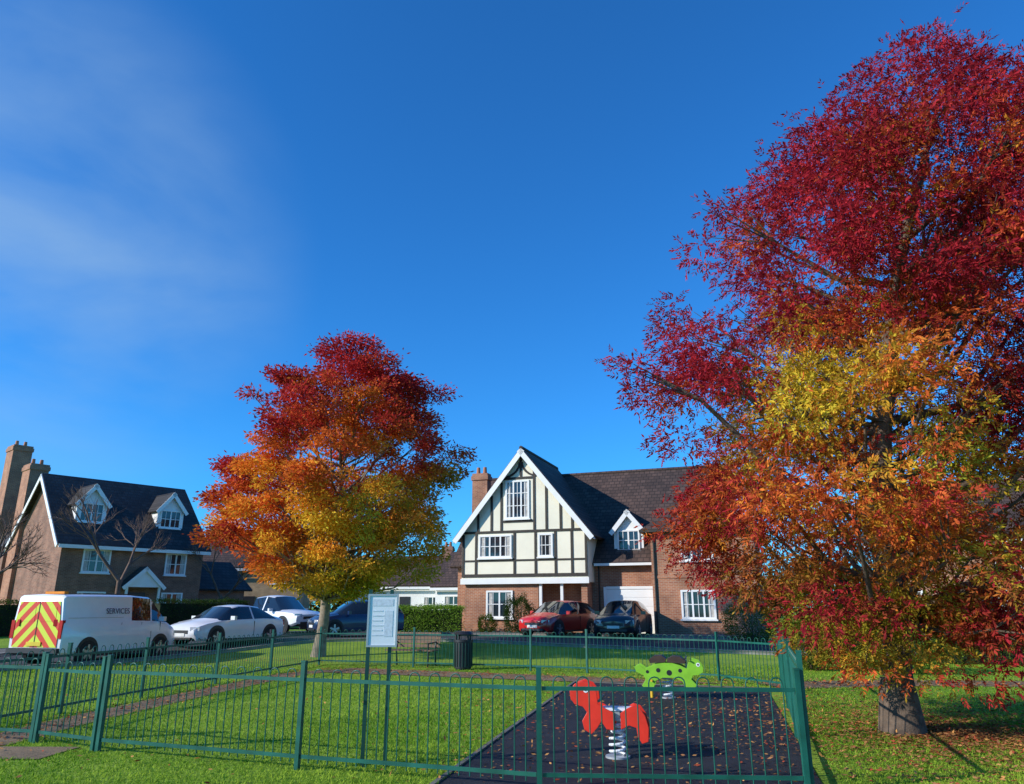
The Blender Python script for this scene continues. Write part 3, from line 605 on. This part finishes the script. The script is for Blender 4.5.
for y in (-0.13, 0.13):
    mb.prism(head, y-0.012, y+0.012, 'y', 0); mb.prism(rear, y-0.012, y+0.012, 'y', 0)
    mb.tube((-0.33, y-0.016 if y < 0 else y+0.016, 0.72), (-0.33, y, 0.72), 0.03, 0.03, 12, 1)
    mb.tube((-0.33, y-0.02 if y < 0 else y+0.02, 0.72), (-0.33, y, 0.72), 0.013, 0.013, 10, 2)
mb.obj('animal_panels', e, bevel=0.004)
mb = MB(['grey', 'black', 'poster']); mb.box(-0.16,0.2,-0.115,0.115,0.50,0.53,2); mb.box(-0.12,0.12,-0.1,0.1,0.395,0.42,0)
mb.box(-0.05,0.05,-0.1,0.1,0.42,0.5,0)
mb.tube((-0.17,-0.28,0.62),(-0.17,0.28,0.62),0.016,0.016,10,1); mb.tube((-0.1,-0.28,0.28),(-0.1,0.28,0.28),0.016,0.016,10,1)
mb.obj('seat_and_handles', e, bevel=0.004)
mb = MB(['poster', 'grey']); coil(mb, 0.03, 0.40, 0.085, 0.016, 5.5, 0); mb.tube((0,0,0),(0,0,0.02),0.14,0.14,20,1); mb.obj('spring', e)
e = empty('spring_rider.001', (2.93, 14.9, 0.012), math.radians(-14))
mb = MB(['lime', 'black', 'poster'])
turt = px([(636,671),(641,669),(647,673),(652,671),(658,668),(666,667),(674,667),(682,669),(688,672),(690,666),(694,663),(700,665),(704,670),(704,675),(699,678),(694,678),(692,682),(697,687),(694,692),(687,690),(683,684),(676,681),(664,681),(657,684),(655,690),(648,693),(643,689),(647,683),(645,679),(638,676)], 668, 701, 54)
for y in (-0.2, 0.2):
    mb.prism(turt, y-0.015, y+0.015, 'y', 0); s = -1 if y < 0 else 1
    mb.tube((0.58, y+s*0.018, 0.61), (0.58, y, 0.61), 0.035, 0.035, 12, 2); mb.tube((0.58, y+s*0.022, 0.61), (0.58, y, 0.61), 0.016, 0.016, 10, 1)
    for x, z, r_ in ((-0.15,0.5,0.04),(0.05,0.46,0.05),(0.25,0.5,0.035),(-0.35,0.47,0.03)): mb.tube((x, y+s*0.018, z), (x, y, z), r_, r_, 12, 1)
mb.obj('animal_panels', e, bevel=0.003)
mb = MB(['black', 'shell', 'yellow', 'grey']); mb.prism([(-0.30,0.62),(-0.02,0.64),(0.0,0.70),(-0.08,0.76),(-0.22,0.75),(-0.32,0.68)], -0.18, 0.18, 'y', 1)
mb.prism([(0.02,0.64),(0.34,0.62),(0.36,0.67),(0.26,0.74),(0.12,0.75),(0.02,0.70)], -0.18, 0.18, 'y', 1)
mb.tube((0.36,-0.32,0.72),(0.36,0.32,0.72),0.016,0.016,10,0); mb.tube((-0.28,-0.28,0.32),(-0.28,0.28,0.32),0.02,0.02,10,2)
mb.tube((0.36,0,0.4),(0.36,0,0.72),0.018,0.018,10,3); mb.box(-0.3,0.38,-0.18,0.18,0.38,0.41,3)
mb.obj('shell_seat_and_handles', e)
mb = MB(['yellow', 'grey', 'poster']); coil(mb, 0.02, 0.38, 0.09, 0.017, 5, 2); mb.tube((0,0,0),(0,0,0.02),0.14,0.14,20,1)
mb.tube((-0.3,0,0),(-0.3,0,0.38),0.03,0.03,10,0); mb.obj('spring', e)

# ---------------------------------------------------------------- trees
def tree(name, base, prof, axis, ysq, nclump, cr, nspray, comp, L, palette, seed, trunk, bark, extra=[], asp=0.42, flat=0.62):
    rg = np.random.default_rng(seed); e = empty(name)
    zs = np.array([p[0] for p in prof]); rs = np.array([p[1] for p in prof])
    az = np.array([a[0] for a in axis]); ax = np.array([a[1] for a in axis])
    zz = np.linspace(zs[0], zs[-1], 400); wts = np.interp(zz, zs, rs)**1.6+0.15; cdf = np.cumsum(wts)/wts.sum()
    cz = np.interp(rg.random(nclump), cdf, zz); R_ = np.interp(cz, zs, rs)
    u = rg.random(nclump)**0.40; th = rg.random(nclump)*6.283
    lump = 1+0.09*np.sin(3*th+cz*1.1+seed)+0.07*np.sin(5*th-cz*1.9)
    rad = np.maximum(R_*lump-cr*0.6, 0.05)*u
    cx = np.interp(cz, az, ax)+rad*np.cos(th); cy = base[1]+rad*np.sin(th)*ysq
    Cc = np.c_[cx, cy, cz]; csz = cr*(0.5+0.8*rg.random(nclump))
    if extra:
        Cc = np.r_[Cc, np.array([q[:3] for q in extra])]; csz = np.r_[csz, [q[3] for q in extra]]
    wt = csz**2.2; wt /= wt.sum(); idx = rg.choice(len(Cc), nspray, p=wt)
    off = unit(rg.normal(size=(nspray, 3)))*(rg.random((nspray, 1))**0.5); off[:, 2] *= flat
    tail = rg.random((nspray,1)) < 0.10; off = np.where(tail, off*1.4, off)
    P = Cc[idx]+off*csz[idx][:, None]; P[:, 2] = np.maximum(P[:, 2], 0.35)
    outd = np.c_[P[:,0]-np.interp(P[:,2], az, ax), P[:,1]-base[1], np.zeros(nspray)]
    D = unit(unit(outd)*0.5+unit(off)*0.7+rg.normal(size=(nspray,3))*0.6+np.array([0,0,-0.15]))
    Rr = np.interp(P[:,2], zs, rs); ro = np.linalg.norm(outd, axis=1)/np.maximum(Rr, 0.3)
    cv = (0.72+0.5*rg.random(len(Cc)))[idx][:, None]
    C = palette(P, ro, (P[:,2]-zs[0])/(zs[-1]-zs[0]), Cc[idx], rg, (rg.normal(size=len(Cc))*0.14)[idx])*cv
    if comp:
        S = unit(np.cross(D, rg.normal(size=D.shape))); PP, DD, LL, CC = [], [], [], []
        rl = L*2.0*(0.8+0.5*rg.random((nspray,1)))
        for t, s in ((.35,1),(.35,-1),(.62,1),(.62,-1),(.86,1),(.86,-1),(1,0)):
            PP.append(P+D*rl*t+np.array([0,0,-0.03])*t*t); DD.append(D*(0.7 if s else 1)+S*s*0.75+np.array([0,0,-0.18])+rg.normal(size=D.shape)*0.12)
            LL.append(L*(0.8+0.4*rg.random(nspray))); CC.append(C*(0.85+0.3*rg.random((nspray,1))))
        P, D, Ls, C = np.concatenate(PP), np.concatenate(DD), np.concatenate(LL), np.concatenate(CC); Ws = Ls*asp
    else:
        Ls = L*(0.7+0.6*rg.random(nspray)); Ws = Ls*asp
    leaves('foliage', P, D, Ls, Ws, C, rg, e)
    mb = MB([bark]); top = trunk['top']; tr = trunk['r']; pts = []; rads = []
    for i in range(15):
        t = i/14; z = top*t; x = base[0]+(np.interp(z, az, ax)-base[0])*sstep(t*1.2)+0.06*math.sin(z*1.7+seed); y = base[1]+0.06*math.sin(z*1.3)
        pts.append(Vector((x, y, z-0.05 if i == 0 else z))); rads.append(tr*((1-t)**0.8)*(1.0+(0.5*math.exp(-z*4)))+0.02)
    mb.path(pts, rads, 12)
    order = rg.permutation(len(Cc))[:trunk['n']]
    for q in order:
        c = Vector(Cc[q]); hz = max(trunk['low'], c.z-0.55*(Vector((c.x-base[0], c.y-base[1])).length)-0.3); hz = min(hz, top*0.93)
        t = hz/top*14; i = int(t); p0 = pts[i].lerp(pts[min(i+1, 14)], t-i); r0 = min(rads[i]*0.5, 0.015+0.013*(c-p0).length)
        m1 = p0.lerp(c, 0.35)+Vector((0,0,-0.08*(c-p0).length))+Vector(rg.normal(size=3)*0.08); m2 = p0.lerp(c, 0.7)+Vector(rg.normal(size=3)*0.1)
        mb.path([p0, m1, m2, c], [r0, r0*0.7, r0*0.4, 0.006], 6)
        for _ in range(3):
            tp = c+Vector(rg.normal(size=3))*csz[q]*0.5; mb.path([m2, tp], [r0*0.3, 0.004], 4)
    mb.obj('trunk_and_limbs', e)
def lerp(a, b, t): return np.array(a)*(1-t)+np.array(b)*t
def pal2(P, ro, h, cc, rg, cn):
    n = len(P)
    y = 0.42-0.60*np.clip(ro-0.3, 0, 1.0)+0.55*pn(cc, 1.1, 4)+0.12*pn(P, 2.5, 1)-0.9*np.clip(h-0.48, 0, 1)+0.11*rg.normal(size=n)+cn
    y += 0.52*np.exp(-((P[:,0]-4.3)**2/1.5+(P[:,2]-4.2)**2/4.5))+0.10*(h < 0.22)
    y -= 0.45*np.clip((P[:,0]-6.2)/1.5, 0, 1)*(h > 0.3)
    y = np.clip((y-0.5)*1.5+0.5, 0, 1)[:, None]
    red = lerp([0.52,0.035,0.045], [0.26,0.016,0.03], rg.random((n,1)))
    orr = np.array([0.68,0.15,0.035]); yel = lerp([0.80,0.50,0.04],[0.52,0.46,0.05], rg.random((n,1)))
    C = np.where(y < 0.5, lerp(red, orr, y/0.5), lerp(orr, yel, (y-0.5)/0.5))
    g = np.clip((0.42-h)*1.6+0.6*pn(cc, 1.3, 9)-0.36+0.12*rg.normal(size=n)+cn, 0, 0.85)[:, None]*(ro < 0.85)[:, None]
    return (C*(1-g)+np.array([0.30,0.34,0.035])*g)*(0.75+0.5*rg.random((n,1)))
S1 = 26.3/30.0
def pal1(P, ro, h, cc, rg, cn):
    n = len(P); xo = (cc[:,0]+6.2)/S1
    y = 1.08-1.45*h-0.14*np.clip(-xo-1.5, 0, 3)/1.5+0.36*pn(cc, 1.0, 2)-0.20*np.clip(ro-0.7, 0, 1)+0.10*rg.normal(size=n)+cn
    y -= 0.32*np.exp(-((xo+3.6)**2/2.5+(P[:,2]-3.0)**2/3))
    y = np.clip(y, 0, 1)[:, None]
    red = lerp([0.60,0.05,0.04], [0.38,0.025,0.03], rg.random((n,1))); orr = np.array([0.80,0.22,0.035]); yel = np.array([0.86,0.56,0.05])
    C = np.where(y < 0.45, lerp(red, orr, y/0.45), lerp(orr, yel, (y-0.45)/0.55))
    g = np.clip((xo-0.6)*0.17+(0.42-h)*1.15+0.4*pn(cc, 1.2, 7)-0.20+0.12*rg.normal(size=n)+cn, 0, 0.85)[:, None]
    return (C*(1-g)+np.array([0.30,0.32,0.035])*g)*(0.75+0.5*rg.random((n,1)))
tree('autumn_ash_tree', (5.35,10.9), [(0.9,1.0),(1.5,2.5),(2.3,3.2),(3.4,3.65),(4.4,3.75),(5.5,3.85),(7.0,3.75),(8.0,3.6),(9.2,3.0),(10.2,2.0),(11.1,0.5)],
     [(0,5.35),(1,5.4),(4,5.8),(6,6.15),(8,6.65),(10,7.2),(12,7.5)], 0.8, 520, 0.52, 50000, True, 0.075, pal2, 11,
     dict(top=10.0, r=0.20, n=120, low=1.5), 'bark', extra=[(6.9,9.3,0.9,0.5),(7.4,9.6,1.1,0.6),(6.4,9.2,1.3,0.45),(7.9,9.8,0.8,0.6),(6.6,8.9,0.75,0.4),(7.2,9.0,0.6,0.4),(4.6,10.2,0.95,0.4),(5.0,10.6,1.2,0.5),(1.8,10.4,5.1,0.35),(2.0,10.4,4.7,0.4),(2.9,10.3,6.9,0.4),(3.3,10.3,7.6,0.4),(6.2,10.0,0.8,0.4)], asp=0.33)
def sz(z): return 1.65+(z-1.65)*S1
tree('autumn_ash_tree.001', (-6.45,26.3), [(sz(2.1),1.5*S1),(sz(2.9),3.9*S1),(sz(3.9),5.1*S1),(sz(5.8),5.2*S1),(sz(7.9),5.0*S1),(sz(9.6),4.2*S1),(sz(11.2),2.9*S1),(sz(12.7),0.8*S1)],
     [(0,-6.45),(3,-6.3),(11,-5.85)], 1.0, 460, 0.60, 130000, False, 0.135, pal1, 5, dict(top=9.6, r=0.17, n=130, low=1.9), 'bark2', asp=0.42, flat=0.5)

def bare(name, base, h, seed):
    r = random.Random(seed); mb = MB(['twig'])
    def grow(p, d, L, rad, k):
        q = p+d*L; mb.path([p, q], [rad, rad*0.72], 6 if k < 2 else 4)
        if k >= 6: return
        for i in range(2 if k in (0,) else 3):
            nd = (d+Vector((r.gauss(0,.42), r.gauss(0,.42), r.gauss(0.12,.25)))).normalized(); grow(p.lerp(q, r.uniform(.65,1)), nd, L*r.uniform(.62,.82), rad*0.6, k+1)
    grow(Vector((base[0], base[1], gz(*base)-0.05)), Vector((0,0,1)), h*0.3, h*0.018, 0); mb.obj(name)
bare('bare_tree', (-20.6,40), 9.0, 3); bare('bare_tree.001', (-23.5,33.5), 7.6, 8); bare('bare_tree.002', (-19,50), 7, 5)

def hedge(name, a, b, w, h, n, c0, c1, size=0.07):
    e = empty(name); a, b = np.array(a, float), np.array(b, float); d = b-a; L = np.linalg.norm(d); d /= L; nr = np.array([-d[1], d[0]])
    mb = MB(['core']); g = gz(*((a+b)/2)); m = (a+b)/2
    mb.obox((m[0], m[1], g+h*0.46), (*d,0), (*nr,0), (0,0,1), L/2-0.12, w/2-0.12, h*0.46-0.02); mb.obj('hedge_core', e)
    t = rng.random(n)*L; s = (rng.random(n)-0.5); z = rng.random(n); f = rng.random(n)
    s = np.where(f < 0.45, -0.5, np.where(f < 0.6, 0.5, s)); z = np.where(f > 0.6, 1.0, z)
    P = np.c_[a[0]+d[0]*t+nr[0]*s*w, a[1]+d[1]*t+nr[1]*s*w, g+z*h]; P += rng.normal(size=(n,3))*0.06+0.08*np.c_[pn(P,2,1), pn(P,2,3), pn(P,2,5)]
    C = lerp(c0, c1, rng.random((n,1)))*(0.7+0.6*rng.random((n,1)))
    leaves('hedge_leaves', P, rng.normal(size=(n,3)), np.full(n,size), np.full(n,size*0.55), C, rng, e)
hedge('hedge', (-5.6,38.2), (-2.4,37.6), 0.9, 1.25, 9000, (0.10,0.2,0.02), (0.25,0.4,0.05))
hedge('hedge.001', (-26,30), (-20.5,38.5), 1.0, 1.5, 11000, (0.03,0.06,0.012), (0.07,0.11,0.02))
hedge('hedge.002', (-19,41), (-15.5,45), 0.9, 1.6, 7000, (0.02,0.05,0.012), (0.06,0.1,0.02))
hedge('hedge.003', (9.5,25.5), (18,22.5), 1.1, 1.3, 14000, (0.05,0.1,0.015), (0.2,0.26,0.03))
def shrub(name, c, r, h, n, c0, c1, size=0.07):
    e = empty(name); D = unit(rng.normal(size=(n,3))); g = gz(*c[:2])
    q = 0.75+0.3*rng.random((n,1))+0.12*np.sin(D[:, :1]*7)+0.1*np.sin(D[:, 1:2]*9+2)
    P = np.array([c[0], c[1], g+h*0.5])+D*q*np.array([r, r, h*0.5]); P[:,2] = np.maximum(P[:,2], g+0.03)
    leaves('shrub_leaves', P, D+rng.normal(size=(n,3))*0.8, np.full(n,size), np.full(n,size*0.5), lerp(c0, c1, rng.random((n,1))), rng, e)
    mb = MB(['twig'])
    for _ in range(12):
        t = Vector((R.gauss(0,.4)*r, R.gauss(0,.4)*r, h*0.8)); mb.path([Vector((c[0],c[1],g)), Vector((c[0],c[1],g))+t], [0.025, 0.006], 5)
    mb.obj('stems', e)
shrub('evergreen_shrub', (0.35,36.6), 0.75, 1.75, 7000, (0.02,0.04,0.01), (0.05,0.09,0.02))
shrub('evergreen_shrub.001', (-1.2,37.6), 0.45, 0.9, 2500, (0.04,0.08,0.01), (0.1,0.16,0.02))
shrub('garden_shrub', (8.2,21.5), 0.9, 1.4, 6000, (0.1,0.14,0.02), (0.3,0.3,0.04))
shrub('garden_shrub.001', (10.2,20.5), 1.0, 1.2, 6000, (0.06,0.12,0.02), (0.16,0.24,0.03))
shrub('garden_shrub.002', (9.6,31), 1.1, 1.5, 6000, (0.05,0.09,0.02), (0.12,0.18,0.03))
n = 50000; a = rng.random(n); X = -110+a*240; top = 4.6+1.6*np.sin(X*0.21)+1.0*np.sin(X*0.53+1)+0.7*np.sin(X*1.1)
P = np.c_[X, 88+6*rng.random(n), 0.3+rng.random(n)**0.7*top]; P += rng.normal(size=(n,3))*0.25
C = lerp([0.06,0.06,0.02], [0.2,0.11,0.03], (0.5+0.5*pn(P,0.35,1))[:, None])*(0.7+0.6*rng.random((n,1)))
leaves('distant_trees', P, rng.normal(size=(n,3)), np.full(n,0.75), np.full(n,0.5), C, rng)

# ---------------------------------------------------------------- light, sky, camera
SE, AZ = math.radians(25), math.radians(249)
w = bpy.data.worlds.new("World"); sc.world = w; w.use_nodes = True; nt = w.node_tree; bg = nt.nodes['Background']
sky = N(nt, 'ShaderNodeTexSky'); sky.sky_type = 'NISHITA'; sky.sun_disc = False; sky.sun_elevation = SE; sky.sun_rotation = AZ
sky.air_density = 1.0; sky.dust_density = 0.2; sky.ozone_density = 2.5
tint = N(nt, 'ShaderNodeMix', data_type='RGBA', blend_type='MULTIPLY'); tint.inputs[0].default_value = 1; tint.inputs[7].default_value = (0.22, 0.94, 1.68, 1)
nt.links.new(sky.outputs[0], tint.inputs[6])
tc = N(nt, 'ShaderNodeTexCoord'); mp = N(nt, 'ShaderNodeMapping'); mp.inputs['Scale'].default_value = (1.2, 1.2, 2.6); mp.inputs['Rotation'].default_value = (0, 0.6, 0.2); mp.inputs['Location'].default_value = (0.35, 0.1, 0.5)
nt.links.new(tc.outputs['Generated'], mp.inputs[0])
no = N(nt, 'ShaderNodeTexNoise'); no.inputs['Scale'].default_value = 2.2; no.inputs['Detail'].default_value = 6; no.inputs['Roughness'].default_value = 0.5; no.inputs['Distortion'].default_value = 0.3
nt.links.new(mp.outputs[0], no.inputs['Vector'])
cr = ramp(nt, [(0.34, (0,0,0)), (0.68, (1,1,1))]); nt.links.new(no.outputs['Fac'], cr.inputs['Fac'])
dt = N(nt, 'ShaderNodeVectorMath', operation='DOT_PRODUCT'); v = Vector((-0.68,0.88,0.45)).normalized(); dt.inputs[1].default_value = v
nt.links.new(tc.outputs['Generated'], dt.inputs[0])
mr_ = N(nt, 'ShaderNodeMapRange'); mr_.interpolation_type = 'SMOOTHSTEP'; mr_.inputs['From Min'].default_value = 0.935; mr_.inputs['From Max'].default_value = 1.0
nt.links.new(dt.outputs['Value'], mr_.inputs['Value'])
mm = N(nt, 'ShaderNodeMath', operation='MULTIPLY'); nt.links.new(cr.outputs['Color'], mm.inputs[0]); nt.links.new(mr_.outputs[0], mm.inputs[1])
m2 = N(nt, 'ShaderNodeMath', operation='MULTIPLY'); m2.inputs[1].default_value = 0.6; nt.links.new(mm.outputs[0], m2.inputs[0])
cl = N(nt, 'ShaderNodeMix', data_type='RGBA'); cl.inputs[7].default_value = (2.7, 4.2, 6.0, 1)
nt.links.new(m2.outputs[0], cl.inputs[0]); nt.links.new(tint.outputs[2], cl.inputs[6]); nt.links.new(cl.outputs[2], bg.inputs['Color'])
bg.inputs['Strength'].default_value = 0.13
sd = Vector((math.sin(AZ)*math.cos(SE), math.cos(AZ)*math.cos(SE), math.sin(SE)))
ld = bpy.data.lights.new('sun', 'SUN'); ld.energy = 5.0; ld.angle = math.radians(0.5); ld.color = (1, 0.94, 0.84)
lo = bpy.data.objects.new('sun', ld); sc.collection.objects.link(lo); lo.rotation_euler = (-sd).to_track_quat('-Z', 'Y').to_euler(); lo.location = (0,0,30)
cd = bpy.data.cameras.new('camera'); cd.sensor_width = 36; cd.lens = 26.0; cd.clip_end = 3000; cd.clip_start = 0.05
co = bpy.data.objects.new('camera', cd); sc.collection.objects.link(co); co.location = (0,0,1.65); co.rotation_euler = (math.radians(90+16.2), 0, 0)
sc.camera = co
sc.view_settings.view_transform = 'Standard'; sc.view_settings.look = 'None'; sc.view_settings.exposure = 0
